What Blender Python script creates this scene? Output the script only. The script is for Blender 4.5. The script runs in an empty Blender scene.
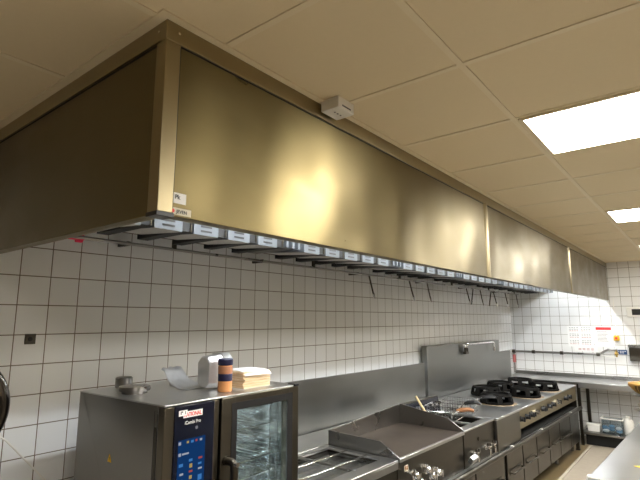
import bpy, bmesh, math, random
from mathutils import Vector, Matrix
random.seed(7)
SC = bpy.context.scene
COL = SC.collection
PI = math.pi

# ------------------------------------------------------------------ materials
def new_mat(name):
    m = bpy.data.materials.new(name); m.use_nodes = True
    nt = m.node_tree; b = nt.nodes['Principled BSDF']
    return m, nt, b

def plain(name, col, rough=.5, metal=0., spec=None, noise=0., nscale=8., trans=0., alpha=None):
    m, nt, b = new_mat(name)
    b.inputs['Base Color'].default_value = (*col, 1)
    b.inputs['Roughness'].default_value = rough
    b.inputs['Metallic'].default_value = metal
    if trans: b.inputs['Transmission Weight'].default_value = trans
    if spec is not None: b.inputs['Specular IOR Level'].default_value = spec
    if noise:
        tc = nt.nodes.new('ShaderNodeTexCoord'); n = nt.nodes.new('ShaderNodeTexNoise')
        n.inputs['Scale'].default_value = nscale; n.inputs['Detail'].default_value = 5
        mx = nt.nodes.new('ShaderNodeMix'); mx.data_type = 'RGBA'
        mx.inputs[6].default_value = (*[c * (1 - noise) for c in col], 1)
        mx.inputs[7].default_value = (*[min(1, c * (1 + noise)) for c in col], 1)
        nt.links.new(tc.outputs['Object'], n.inputs['Vector'])
        nt.links.new(n.outputs['Fac'], mx.inputs[0]); nt.links.new(mx.outputs[2], b.inputs['Base Color'])
    return m

def steel(name, col=(.62, .60, .57), r0=.22, r1=.38, aniso=.5, smear=.12, scale=(1.5, 1.5, 1.5), rot=.25, bump=0.):
    """stainless steel with cleaning smears that vary colour and gloss"""
    m, nt, b = new_mat(name)
    b.inputs['Metallic'].default_value = 1
    tc = nt.nodes.new('ShaderNodeTexCoord'); mp = nt.nodes.new('ShaderNodeMapping')
    mp.inputs['Scale'].default_value = scale
    n = nt.nodes.new('ShaderNodeTexNoise'); n.inputs['Scale'].default_value = 3
    n.inputs['Detail'].default_value = 4; n.inputs['Roughness'].default_value = .5; n.inputs['Distortion'].default_value = .3
    mr = nt.nodes.new('ShaderNodeMapRange'); mr.inputs[1].default_value = .2; mr.inputs[2].default_value = .8
    mr.inputs[3].default_value = r0; mr.inputs[4].default_value = r1
    mx = nt.nodes.new('ShaderNodeMix'); mx.data_type = 'RGBA'
    mx.inputs[6].default_value = (*[c * (1 - smear) for c in col], 1)
    mx.inputs[7].default_value = (*[min(1, c * (1 + smear)) for c in col], 1)
    L = nt.links.new
    L(tc.outputs['Object'], mp.inputs[0]); L(mp.outputs[0], n.inputs['Vector'])
    L(n.outputs['Fac'], mr.inputs[0]); L(mr.outputs[0], b.inputs['Roughness'])
    L(n.outputs['Fac'], mx.inputs[0]); L(mx.outputs[2], b.inputs['Base Color'])
    if aniso:
        tg = nt.nodes.new('ShaderNodeTangent'); tg.direction_type = 'RADIAL'; tg.axis = 'Z'
        L(tg.outputs[0], b.inputs['Tangent'])
        b.inputs['Anisotropic'].default_value = aniso; b.inputs['Anisotropic Rotation'].default_value = rot
    if bump:
        bp = nt.nodes.new('ShaderNodeBump'); bp.inputs['Strength'].default_value = bump; bp.inputs['Distance'].default_value = .022
        mb = nt.nodes.new('ShaderNodeMapping'); mb.inputs['Scale'].default_value = (1, 1.5, .35)
        n2 = nt.nodes.new('ShaderNodeTexNoise'); n2.inputs['Scale'].default_value = 1.3; n2.inputs['Detail'].default_value = 1
        L(tc.outputs['Object'], mb.inputs[0]); L(mb.outputs[0], n2.inputs['Vector']); L(n2.outputs['Fac'], bp.inputs['Height']); L(bp.outputs[0], b.inputs['Normal'])
    return m

def tile_mat(name, axis, du, dv, col=(.85, .855, .855), grout=(.17, .135, .10), size=.15, half=.0026, rough=.16):
    m, nt, b = new_mat(name); L = nt.links.new
    tc = nt.nodes.new('ShaderNodeTexCoord'); sp = nt.nodes.new('ShaderNodeSeparateXYZ'); cb = nt.nodes.new('ShaderNodeCombineXYZ')
    L(tc.outputs['Object'], sp.inputs[0])
    def add(o, d):
        a = nt.nodes.new('ShaderNodeMath'); a.operation = 'ADD'; a.inputs[1].default_value = d
        L(o, a.inputs[0]); return a.outputs[0]
    L(add(sp.outputs[axis], du), cb.inputs[0]); L(add(sp.outputs[2], dv), cb.inputs[1])
    br = nt.nodes.new('ShaderNodeTexBrick'); br.offset = 0; br.squash = 1
    br.inputs['Scale'].default_value = 1; br.inputs['Brick Width'].default_value = size; br.inputs['Row Height'].default_value = size
    br.inputs['Mortar Size'].default_value = half; br.inputs['Mortar Smooth'].default_value = .15; br.inputs['Bias'].default_value = 0
    br.inputs['Color1'].default_value = (*col, 1); br.inputs['Color2'].default_value = (*[c * .955 for c in col], 1)
    br.inputs['Mortar'].default_value = (*grout, 1)
    L(cb.outputs[0], br.inputs['Vector']); L(br.outputs['Color'], b.inputs['Base Color'])
    mr = nt.nodes.new('ShaderNodeMapRange'); mr.inputs[3].default_value = rough; mr.inputs[4].default_value = .8
    L(br.outputs['Fac'], mr.inputs[0]); L(mr.outputs[0], b.inputs['Roughness'])
    iv = nt.nodes.new('ShaderNodeMath'); iv.operation = 'SUBTRACT'; iv.inputs[0].default_value = 1
    L(br.outputs['Fac'], iv.inputs[1])
    bp = nt.nodes.new('ShaderNodeBump'); bp.inputs['Strength'].default_value = .35; bp.inputs['Distance'].default_value = .002
    L(iv.outputs[0], bp.inputs['Height']); L(bp.outputs[0], b.inputs['Normal'])
    return m

def emit(name, col, strength):
    m = bpy.data.materials.new(name); m.use_nodes = True; nt = m.node_tree
    nt.nodes.remove(nt.nodes['Principled BSDF'])
    e = nt.nodes.new('ShaderNodeEmission'); e.inputs[0].default_value = (*col, 1); e.inputs[1].default_value = strength
    nt.links.new(e.outputs[0], nt.nodes['Material Output'].inputs[0]); return m

def glass_mat(name, tint=(.9, .95, .95), rough=.02):
    """thin pane: mostly see-through with a mirror-like sheen"""
    m = bpy.data.materials.new(name); m.use_nodes = True; nt = m.node_tree
    nt.nodes.remove(nt.nodes['Principled BSDF'])
    t = nt.nodes.new('ShaderNodeBsdfTransparent'); t.inputs[0].default_value = (*tint, 1)
    g = nt.nodes.new('ShaderNodeBsdfGlossy'); g.inputs['Roughness'].default_value = rough
    lw = nt.nodes.new('ShaderNodeLayerWeight'); pw = nt.nodes.new('ShaderNodeMath'); pw.operation = 'POWER'; pw.inputs[1].default_value = 4
    f = nt.nodes.new('ShaderNodeMapRange'); f.inputs[3].default_value = .045; f.inputs[4].default_value = .7
    nt.links.new(lw.outputs['Facing'], pw.inputs[0]); nt.links.new(pw.outputs[0], f.inputs[0])
    mx = nt.nodes.new('ShaderNodeMixShader')
    nt.links.new(f.outputs[0], mx.inputs[0]); nt.links.new(t.outputs[0], mx.inputs[1]); nt.links.new(g.outputs[0], mx.inputs[2])
    nt.links.new(mx.outputs[0], nt.nodes['Material Output'].inputs[0]); return m

WARM = (1.0, .965, .875)
COOL = (.93, .97, 1.0)
M = {}
M['tile_left'] = tile_mat('white_tile_left', 1, 0.0, -.10)
M['tile_far'] = tile_mat('white_tile_far', 0, -.048, -.077)
M['ceiling'] = plain('ceiling_tile', (.74, .635, .44), .9, noise=.02, nscale=60)
M['tbar'] = plain('ceiling_bar', (.76, .665, .48), .5)
M['paint_dark'] = plain('brown_paint', (.16, .13, .10), .6)
M['floor'] = plain('beige_floor', (.36, .31, .245), .55, noise=.10, nscale=14)
M['gutter'] = plain('brown_floor', (.20, .15, .08), .4, noise=.2, nscale=9)
M['edge_strip'] = plain('floor_edge', (.45, .40, .32), .5)
M['hood'] = steel('hood_steel', (.168, .134, .064), .25, .43, .92, .2, (1.2, 1.2, 2.2), rot=.25, bump=1.)
M['hood_trim'] = steel('hood_trim_steel', (.34, .285, .175), .33, .36, 0, .03)
M['steel'] = steel('brushed_steel', (.30, .29, .275), .24, .34, 0, .05)
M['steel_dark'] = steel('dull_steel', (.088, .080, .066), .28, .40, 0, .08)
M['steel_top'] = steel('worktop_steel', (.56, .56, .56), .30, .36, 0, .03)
M['steel_mid'] = steel('island_steel', (.30, .30, .295), .30, .38, 0, .05)
M['splash'] = steel('splashback_steel', (.24, .24, .23), .30, .42, .5, .10)
M['oven_steel'] = steel('oven_steel', (.21, .20, .185), .26, .38, .5, .08)
M['dark_chrome'] = plain('dark_chrome', (.16, .155, .15), .12, 1)
M['spacer_steel'] = steel('spacer_steel', (.17, .16, .14), .28, .36, 0, .05)
M['oven_front'] = steel('oven_front_steel', (.13, .115, .09), .26, .36, .4, .06)
M['chrome'] = plain('chrome', (.85, .85, .85), .08, 1)
M['galv'] = plain('galvanised', (.145, .16, .18), .5, .3, noise=.1, nscale=30)
M['tray_under'] = plain('tray_grey', (.50, .49, .47), .45, .8, noise=.08, nscale=15)
M['black'] = plain('black_plastic', (.012, .012, .013), .35)
M['iron'] = plain('cast_iron', (.007, .0065, .006), .65, .0, spec=.08, noise=.3, nscale=30)
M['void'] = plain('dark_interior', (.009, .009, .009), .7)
M['navy'] = plain('navy_glass', (.004, .006, .016), .16)
M['white'] = plain('white_plastic', (.80, .79, .75), .4)
M['paper'] = plain('white_paper', (.86, .86, .86), .8)
M['kraft'] = plain('tan_paper', (.74, .55, .33), .85, noise=.12, nscale=20)
M['kraft_pale'] = plain('pale_tan_paper', (.80, .66, .45), .85)
M['red'] = plain('red', (.70, .03, .035), .45)
M['pink'] = plain('pink_tape', (.85, .04, .12), .5)
M['yellow'] = plain('yellow', (.90, .55, .03), .4)
M['brass'] = plain('brass', (.50, .34, .09), .35, .8)
M['card'] = plain('card_yellow', (.90, .72, .06), .5)
M['blue'] = plain('blue_sign', (.015, .06, .17), .5)
M['foil'] = plain('aluminium_foil', (.70, .70, .70), .36, .85, noise=.06, nscale=40)
M['griddle'] = plain('griddle_plate', (.075, .058, .046), .5, .5, noise=.45, nscale=6)
M['burner_pan'] = plain('stained_pan', (.42, .31, .20), .4, .6, noise=.4, nscale=14)
M['spice'] = plain('orange_spice', (.60, .26, .09), .5, noise=.15, nscale=40)
M['spice_red'] = plain('brown_spice', (.42, .18, .09), .5)
M['cap_navy'] = plain('navy_plastic', (.012, .012, .05), .4)
M['wood'] = plain('pale_wood', (.66, .50, .27), .5, noise=.1, nscale=12)
M['wood_orange'] = plain('orange_wood', (.33, .14, .05), .5)
M['wicker_dark'] = plain('wicker_shade', (.13, .06, .015), .6)
M['wicker'] = plain('wicker', (.42, .25, .06), .55, noise=.35, nscale=25)
M['bread'] = plain('bread_crust', (.40, .21, .06), .6, noise=.3, nscale=18)
M['cloth'] = plain('off_white_cloth', (.66, .62, .52), .8, noise=.15, nscale=20)
M['ink'] = plain('grey_ink', (.13, .13, .15), .7)
M['ink_red'] = plain('red_ink', (.42, .11, .11), .7)
M['blue_film'] = plain('blue_packets', (.16, .34, .52), .4, noise=.3, nscale=14)
M['clear'] = glass_mat('clear_plastic', (.80, .84, .86), .15)
M['water'] = glass_mat('water', (.96, .97, .97), .03)
M['glass'] = glass_mat('oven_glass', (.72, .78, .78), .03)
M['panel_light'] = emit('warm_panel', WARM, 19)
M['tube_light'] = emit('cool_tube', COOL, 58)
M['screen'] = emit('oven_screen', (.0022, .012, .042), 1.0)
M['icon_blue'] = emit('icon_blue', (.016, .06, .15), 1.0)
M['icon_white'] = emit('icon_white', (.14, .15, .18), .8)
M['icon_gold'] = emit('icon_gold', (.18, .13, .05), .7)
M['icon_red'] = emit('icon_red', (.16, .03, .03), .7)
M['oven_lamp'] = emit('oven_lamp', (.85, .95, 1.0), 75)

# ------------------------------------------------------------------ mesh helpers
def BM(): return bmesh.new()
def box(bm, x0, x1, y0, y1, z0, z1):
    v = [bm.verts.new(p) for p in ((x0,y0,z0),(x1,y0,z0),(x1,y1,z0),(x0,y1,z0),(x0,y0,z1),(x1,y0,z1),(x1,y1,z1),(x0,y1,z1))]
    for f in ((3,2,1,0),(4,5,6,7),(0,1,5,4),(1,2,6,5),(2,3,7,6),(3,0,4,7)): bm.faces.new([v[i] for i in f])
    return bm
def frame(d):
    d = Vector(d).normalized(); a = Vector((0,0,1)) if abs(d.z) < .9 else Vector((1,0,0))
    u = d.cross(a).normalized(); return d, u, d.cross(u).normalized()
def cyl(bm, p0, p1, r0, r1=None, seg=16, cap=True):
    r1 = r0 if r1 is None else r1
    p0, p1 = Vector(p0), Vector(p1); d, u, w = frame(p1 - p0)
    A = [bm.verts.new(p0 + (u*math.cos(t) + w*math.sin(t))*r0) for t in [2*PI*i/seg for i in range(seg)]]
    B = [bm.verts.new(p1 + (u*math.cos(t) + w*math.sin(t))*r1) for t in [2*PI*i/seg for i in range(seg)]]
    for i in range(seg): bm.faces.new((A[i], A[(i+1)%seg], B[(i+1)%seg], B[i]))
    if cap: bm.faces.new(A[::-1]); bm.faces.new(B)
    return bm
def tube(bm, pts, r, seg=10, cap=True):
    pts = [Vector(p) for p in pts]; rings = []
    d0 = (pts[1]-pts[0]).normalized(); _, u, w = frame(d0)
    for i, p in enumerate(pts):
        d = (pts[min(i+1,len(pts)-1)] - pts[max(i-1,0)]).normalized()
        u = (u - d*u.dot(d)).normalized(); w = d.cross(u)
        rr = r[i] if isinstance(r, (list, tuple)) else r
        rings.append([bm.verts.new(p + (u*math.cos(2*PI*k/seg) + w*math.sin(2*PI*k/seg))*rr) for k in range(seg)])
    for a, b in zip(rings, rings[1:]):
        for k in range(seg): bm.faces.new((a[k], a[(k+1)%seg], b[(k+1)%seg], b[k]))
    if cap: bm.faces.new(rings[0][::-1]); bm.faces.new(rings[-1])
    return bm
def arc(pts, n=5, r=.03):
    """round the corners of a polyline"""
    pts = [Vector(p) for p in pts]; out = [pts[0]]
    for a, b, c in zip(pts, pts[1:], pts[2:]):
        l = min(r, (a-b).length*.45, (c-b).length*.45)
        s, e = b + (a-b).normalized()*l, b + (c-b).normalized()*l
        for i in range(n+1):
            t = i/n; out.append(s*(1-t)**2 + b*2*t*(1-t) + e*t*t)
    out.append(pts[-1]); return out
def lathe(bm, prof, seg=28, o=(0,0,0), axis='z'):
    rings = []
    for r, h in prof:
        ring = []
        for k in range(seg):
            t = 2*PI*k/seg; c, s = r*math.cos(t), r*math.sin(t)
            p = (c, s, h) if axis == 'z' else ((h, c, s) if axis == 'x' else (s, h, c))
            ring.append(bm.verts.new(Vector(p) + Vector(o)))
        rings.append(ring)
    for a, b in zip(rings, rings[1:]):
        for k in range(seg):
            bm.faces.new((a[k], a[(k+1)%seg], b[(k+1)%seg], b[k]))
    if prof[0][0] > 1e-6: bm.faces.new(rings[0][::-1])
    if prof[-1][0] > 1e-6: bm.faces.new(rings[-1])
    return bm
def prism(bm, poly, a0, a1, axis='y'):
    """extrude a 2-D outline: axis y -> (x,z), axis x -> (y,z), axis z -> (x,y)"""
    def P(p, a): return {'y': (p[0], a, p[1]), 'x': (a, p[0], p[1]), 'z': (p[0], p[1], a)}[axis]
    A = [bm.verts.new(P(p, a0)) for p in poly]; B = [bm.verts.new(P(p, a1)) for p in poly]
    n = len(poly)
    for i in range(n): bm.faces.new((A[i], A[(i+1)%n], B[(i+1)%n], B[i]))
    bm.faces.new(A[::-1]); bm.faces.new(B); return bm
def quad_slab(bm, c, th):
    """plate from four corner points, thickened along its normal"""
    c = [Vector(p) for p in c]; n = (c[1]-c[0]).cross(c[3]-c[0]).normalized()*th
    A = [bm.verts.new(p) for p in c]; B = [bm.verts.new(p+n) for p in c]
    for i in range(4): bm.faces.new((A[i], A[(i+1)%4], B[(i+1)%4], B[i]))
    bm.faces.new(A[::-1]); bm.faces.new(B); return bm

def obj(name, bm, mat, parent=None, bev=0., smooth=True, loc=None, label=None, seg=2):
    bmesh.ops.remove_doubles(bm, verts=bm.verts, dist=1e-6)
    bmesh.ops.recalc_face_normals(bm, faces=bm.faces)
    me = bpy.data.meshes.new(name); bm.to_mesh(me); bm.free()
    me.materials.append(M[mat] if isinstance(mat, str) else mat)
    o = bpy.data.objects.new(name, me); COL.objects.link(o)
    if parent is not None: o.parent = parent
    if loc: o.location = loc
    if smooth:
        me.polygons.foreach_set('use_smooth', [True]*len(me.polygons))
        try: me.set_sharp_from_angle(angle=math.radians(35))
        except Exception: pass
    if bev:
        b = o.modifiers.new('bevel', 'BEVEL'); b.width = bev; b.segments = seg; b.limit_method = 'ANGLE'; b.angle_limit = math.radians(40)
        b.harden_normals = False
    if label: o['label'] = label
    return o
def tag(o, label, cat, group=None):
    o['label'] = label; o['category'] = cat
    if group: o['group'] = group
    return o
def thing(name, label, cat, loc=(0,0,0), rz=0., group=None):
    o = bpy.data.objects.new(name, None); COL.objects.link(o); o.empty_display_size = .1
    o.location = loc; o.rotation_euler = (0,0,rz); return tag(o, label, cat, group)
def struct(name, bm, mat, **k):
    o = obj(name, bm, mat, **k); o['kind'] = 'structure'; return o
def dup(root, loc, rz=None, label=None):
    r = root.copy(); COL.objects.link(r); r.location = loc
    if rz is not None: r.rotation_euler = (0,0,rz)
    if label: r['label'] = label
    for ch in root.children:
        c = ch.copy(); COL.objects.link(c); c.parent = r
        for g in ch.children:
            d = g.copy(); COL.objects.link(d); d.parent = c
    return r
def text(name, s, size, mat, parent, loc, rot, ext=.0006, align='LEFT', sx=1., bold=0., shear=0.):
    cu = bpy.data.curves.new(name, 'FONT'); cu.body = s; cu.size = size; cu.extrude = ext; cu.align_x = align
    cu.offset = bold; cu.shear = shear
    t = bpy.data.objects.new(name, cu); COL.objects.link(t)
    dg = bpy.context.evaluated_depsgraph_get(); me = bpy.data.meshes.new_from_object(t.evaluated_get(dg))
    bpy.data.objects.remove(t); me.materials.clear(); me.materials.append(M[mat])
    o = bpy.data.objects.new(name, me); COL.objects.link(o); o.parent = parent
    o.location = loc; o.rotation_euler = rot; o.scale = (sx, 1, 1); return o
FRONT = (PI/2, 0, PI/2)       # text that faces the aisle (+x)
BACKW = (PI/2, 0, 0)          # text that faces the camera end (-y)

# ------------------------------------------------------------------ the room
YF, ZC, XR, YN = 7.914, 2.725, 5.3, -3.4
struct('floor', box(BM(), -.1, XR+.1, YN-.1, YF+.1, -.1, 0), 'floor')
struct('wall_left', box(BM(), -.12, 0, YN-.1, YF+.12, 0, 2.9), 'tile_left')
struct('wall_far', box(BM(), 0, XR, YF, YF+.12, 0, 2.9), 'tile_far')
struct('wall_right', box(BM(), XR, XR+.12, YN-.1, YF+.12, 0, 2.9), 'paint_dark')
struct('wall_near', box(BM(), 0, XR, YN-.12, YN, 0, 2.9), 'paint_dark')
struct('ceiling', box(BM(), 0, XR, YN, YF, ZC, ZC+.08), 'ceiling')
bm = BM()
k = 0
x = .93
while x < XR:
    box(bm, x-.012, x+.012, YN, YF, ZC-.004, ZC+.001); x += .6
y = YN + .4
while y < YF:
    box(bm, 0, XR, y-.012, y+.012, ZC-.0035, ZC+.001); y += .6
struct('trim_1', bm, 'tbar', smooth=False)                       # ceiling grid
bm = BM(); box(bm, 1.545, 1.575, -.245, YF, ZC-.006, ZC); box(bm, 0, 1.545, -.245, -.212, ZC-.006, ZC)
struct('trim_2', bm, 'tbar', smooth=False)                       # angle along the hood
bm = BM(); box(bm, .3, 1.20, .0, 7.3, 0, .004); struct('trim_3', bm, 'gutter', smooth=False)
bm = BM(); box(bm, 1.20, 1.235, .0, 7.3, 0, .012); struct('trim_4', bm, 'edge_strip', bev=.003)

# ------------------------------------------------------------------ ceiling lights
def ceiling_light(x0, y0, label, grp='warm white square ceiling panels'):
    t = thing('ceiling_light', label, 'ceiling light', (x0+.318, y0+.3, ZC-.010), 0, grp)
    bm = BM()
    for a in ((-.298,.298,-.298,-.280),(-.298,.298,.280,.298),(-.298,-.280,-.280,.280),(.280,.298,-.280,.280)): box(bm, *a, -.002, .010)
    obj('frame', bm, 'tbar', t); obj('diffuser', box(BM(), -.281, .281, -.281, .281, .0, .008), 'panel_light', t, smooth=False)
    return t
ceiling_light(2.13, 1.2, 'large glowing square ceiling panel nearest the camera at right')
ceiling_light(2.13, 3.6, 'smaller glowing ceiling panel further back toward the far wall')
for a, b in ((2.13, 6.0), (3.33, -1.2), (3.33, 1.2), (3.33, 3.6)):
    ceiling_light(a, b, 'square ceiling panel over the other side of the kitchen')

# ------------------------------------------------------------------ extraction hood
HX, HY0, HZ0, HZ1 = 1.54, -.205, 2.125, 2.722
hood = thing('extraction_hood', 'long stainless steel extraction hood hanging over the whole cooking line', 'extraction hood', (0, HY0, HZ0))
def H(name, bm, mat, par=None, **k):        # hood geometry is given in room coordinates
    bmesh.ops.translate(bm, verts=bm.verts, vec=(0, -HY0, -HZ0)); return obj(name, bm, mat, par or hood, **k)
SE = [HY0, 2.47, 5.205, YF-.002]
for a, b in zip(SE, SE[1:]):
    bm = BM(); box(bm, HX-.022, HX, a+.002, b-.002, HZ0, 2.665); box(bm, HX-.05, HX-.020, a+.002, b-.002, HZ0, HZ0+.004)
    H('front_panel', bm, 'hood', bev=.0015)
for s in SE[1:3]:
    bm = BM(); prism(bm, [(HX-.001, s-.042)] + [(HX+.011*math.sin(PI*q/8), s-.042+.084*q/8) for q in range(1, 8)] + [(HX-.001, s+.042)], HZ0-.004, 2.665, 'z')
    H('seam_strip', bm, 'hood_trim')
bm = BM(); box(bm, .002, HX-.022, HY0, HY0+.022, HZ0, 2.665); box(bm, .002, HX-.022, HY0+.02, HY0+.045, HZ0, HZ0+.004)
H('end_panel', bm, 'hood', bev=.0015)
bm = BM(); box(bm, HX, HX+.005, HY0-.005, HY0+.046, HZ0+.006, 2.665); box(bm, HX-.046, HX, HY0-.005, HY0, HZ0+.006, 2.665)
H('corner_post', bm, 'hood_trim', bev=.002)
bm = BM(); box(bm, HX-.05, HX+.006, HY0-.006, HY0+.05, HZ0-.006, HZ0+.006); H('corner_cap', bm, 'black')
bm = BM(); box(bm, HX-.02, HX+.008, HY0-.008, YF-.003, 2.658, HZ1); box(bm, .002, HX-.02, HY0-.008, HY0+.02, 2.658, HZ1)
H('joint_line', box(BM(), HX, HX+.0008, HY0+.05, YF-.004, 2.653, 2.658), 'void'); H('joint_line', box(BM(), HX, HX+.0012, HY0+.046, HY0+.0495, HZ0+.006, 2.653), 'void')
H('joint_line', box(BM(), .004, HX-.05, HY0-.0008, HY0, 2.652, 2.658), 'void'); H('joint_line', box(BM(), HX-.0495, HX-.046, HY0-.0012, HY0, HZ0+.006, 2.652), 'void')
tr = H('top_trim', bm, 'hood_trim', bev=.002)
H('screw', cyl(BM(), (HX+.007, HY0+.035, 2.69), (HX+.011, HY0+.035, 2.69), .004), 'chrome')
H('screw', cyl(BM(), (HX-.03, HY0-.007, 2.69), (HX-.03, HY0-.011, 2.69), .004), 'chrome')
H('roof_panel', box(BM(), .002, HX-.022, HY0+.022, YF-.003, 2.64, 2.66), 'steel_dark')
bm = BM(); box(bm, .36, .80, HY0+.022, YF-.003, 2.37, 2.385); box(bm, .78, .80, HY0+.022, YF-.003, 2.385, 2.64)
box(bm, .34, .36, HY0+.022, YF-.003, 2.37, 2.64)
H('plenum', bm, 'steel_dark')
# grease filter cassettes: six groups of five
slot_mesh = None; cas_mesh = None
for g in range(6):
    for k in range(5):
        y0 = .002 + 1.237*g + .2125*k
        if cas_mesh is None:
            bm = BM()
            prism(bm, [(.50, 2.256), (.846, 2.229), (.852, 2.229), (.852, 2.372), (.50, 2.372)], 0, .150)
            bmesh.ops.translate(bm, verts=bm.verts, vec=(0, 0, -HZ0))
            cas = obj('grease_filter', bm, 'galv', hood, bev=.002); cas.data.materials.append(M['tray_under'])
            for p in cas.data.polygons:
                if p.normal.z < -.5: p.material_index = 1
            cas_mesh = cas
            bm = BM()
            for zz in (2.250, 2.273): box(bm, .8515, .8535, .042, .108, zz-.0045, zz+.0045)
            bmesh.ops.translate(bm, verts=bm.verts, vec=(0, 0, -HZ0))
            sl = obj('handle_slot', bm, 'black', cas); slot_mesh = sl
            cas.location = (0, y0-HY0, 0)
        else:
            c = cas_mesh.copy(); COL.objects.link(c); c.parent = hood; c.location = (0, y0-HY0, 0)
            s = slot_mesh.copy(); COL.objects.link(s); s.parent = c
# dark rails between the cassettes
for g in range(6):
    for k in range(5):
        y0 = .002 + 1.237*g + .2125*k + .150
        H('filter_rail', box(BM(), .46, .846, y0+.0015, y0+.061, 2.236, 2.37), 'void')
        H('divider_strip', box(BM(), .84, .850, y0+.046, y0+.053, 2.238, 2.37), 'steel_dark')
    y1 = .002 + 1.237*g + .2125*4 + .215
    H('filter_rail', box(BM(), .46, .80, y1, y1+.155, 2.25, 2.37), 'black')
    for q in range(3): H('divider_strip', box(BM(), .80, .846, y1+.02+q*.052, y1+.038+q*.052, 2.244, 2.37), 'galv')
# fluorescent fittings in the roof of the hood
for g in range(5):
    y0 = .25 + 1.57*g
    bm = BM(); box(bm, 1.10, 1.32, y0-.06, y0+1.26, 2.618, 2.64); fx = H('light_fitting', bm, 'white', bev=.003)
    bm = BM(); cyl(bm, (1.21, y0, 2.602), (1.21, y0+1.2, 2.602), .013, seg=8)
    bmesh.ops.translate(bm, verts=bm.verts, vec=(0, -HY0, -HZ0)); obj('light_tube', bm, 'tube_light', fx)
# stickers on the hood front
st = H('white_sticker', box(BM(), HX, HX+.001, -.156, -.112, 2.164, 2.196), 'paper', label='white product sticker with black letters'); 
text('sticker_print', 'Pk', .017, 'black', st, (HX+.0012, -.151-HY0, 2.178-HZ0), FRONT, bold=.0008)
st = H('name_plate', box(BM(), HX, HX+.001, -.166, -.092, 2.130, 2.151), 'cloth', label='small pale name plate')
text('name_print', 'JEVEN', .014, 'black', st, (HX+.0012, -.144-HY0, 2.1355-HZ0), FRONT, bold=.0004)
bm = BM(); cyl(bm, (HX+.001, -.156, 2.1405), (HX+.0018, -.156, 2.1405), .006); bmesh.ops.translate(bm, verts=bm.verts, vec=(0,-HY0,-HZ0))
obj('red_dot', bm, 'red', st)

# ------------------------------------------------------------------ pipes under the hood
pipe = thing('suppression_pipe', 'thin steel fire suppression pipe with slanted nozzles under the hood', 'pipe', (.30, .10, 2.235))
bm = BM(); tube(bm, [(0,0,0),(0,7.3,0)], .009, 8); obj('header_pipe', bm, 'steel', pipe)
drops = [(2.82,2.90),(3.60,3.70),(4.02,4.10),(5.16,5.27),(5.40,5.30),(5.66,5.74),(6.10,5.98),(6.19,6.32),(6.73,6.83),(7.29,7.36)]
for a, b in drops:
    a -= .1; b -= .1
    bm = BM(); tube(bm, [(0,a,-.005),(.005,b,-.215)], .0078, 8); n = obj('nozzle', bm, 'steel_dark', pipe)
    d = (Vector((.005,b,-.215))-Vector((0,a,-.005))).normalized(); e = Vector((.005,b,-.215))
    bm = BM(); cyl(bm, e-d*.05, e, .012, .010, 10); obj('nozzle_tip', bm, 'chrome', n)
for yy in (.6, 1.9, 3.3, 4.6, 5.9, 7.1):
    bm = BM(); box(bm, -.008, .008, yy-.012, yy+.012, 0, .135); obj('pipe_hanger', bm, 'steel_dark', pipe)
rail = thing('wall_pipe', 'thin steel pipe clipped along the tiles just below the hood', 'pipe', (.10, .02, 2.268))
bm = BM(); tube(bm, [(0,0,0),(0,7.5,0)], .010, 8); obj('pipe_run', bm, 'steel', rail)
for yy in (.5, 1.6, 2.9, 4.3, 5.6, 7.0):
    bm = BM(); box(bm, -.099, .012, yy-.01, yy+.01, -.012, .012); obj('pipe_clip', bm, 'steel_dark', rail)
bm = BM(); box(bm, -.013, .013, -.045, .035, -.016, .013); box(bm, -.010, .010, -.01, .03, -.028, -.01); box(bm, -.010, .010, -.01, .018, .01, .024)
tag(obj('pink_tape', bm, 'pink', bev=.004, loc=(.10, .225, 2.268)), 'bright pink tape wrapped round the wall pipe under the hood', 'tape')
t = thing('sensor_box', 'small white sensor box on the ceiling against the hood edge', 'sensor', (1.604, .57, ZC-.004))
obj('housing', box(BM(), -.045, .045, -.055, .055, -.045, .004), 'white', t, bev=.003)
bm = BM(); box(bm, .0451, .046, -.03, .03, -.034, -.028)
for q in (-.02, .0, .02): cyl(bm, (.0, q, -.0462), (.0, q, -.045), .004)
obj('indicator', bm, 'ink', t)

# ------------------------------------------------------------------ on the left wall
t = thing('wall_plate', 'small square metal plate on the tiles left of the oven', 'wall plate', (0, .076, 1.728))
obj('plate', box(BM(), .0, .006, -.026, .026, -.026, .026), 'steel_dark', t, bev=.002)
bm = BM(); lathe(bm, [(.012,.006),(.010,.010),(.004,.011)], 16, axis='x'); obj('screw_hole', bm, 'void', t)
t = thing('hose_reel', 'dark hose reel with chrome rim on the wall at the left edge', 'hose reel', (.0, -.315, 1.45))
bm = BM(); lathe(bm, [(.218+.024*math.cos(2*PI*q/14), .246+.024*math.sin(2*PI*q/14)) for q in range(15)], 64, axis='x')
obj('rim', bm, 'dark_chrome', t)
bm = BM(); lathe(bm, [(.05,.238),(.21,.238),(.21,.250),(.10,.262),(.05,.27)], 56, axis='x'); obj('side_disc', bm, 'void', t)
bm = BM(); lathe(bm, [(.13,.10),(.13,.238)], 40, axis='x'); obj('drum', bm, 'black', t)
bm = BM(); lathe(bm, [(.236,.090),(.240,.096),(.236,.102)], 56, axis='x'); obj('rear_disc', bm, 'steel_dark', t)
bm = BM(); box(bm, 0, .10, -.04, .04, -.12, .12); obj('bracket', bm, 'steel_dark', t, bev=.005)
bm = BM(); tube(bm, arc([(.2,.05,-.10),(.2,.235,-.135),(.15,.365,-.275),(.10,.484,-.402),(.055,.60,-.525),(.03,.72,-.66)], 3, .05), .0042, 8)
obj('hose', bm, 'white', t, label='thin pale hose')

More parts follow.
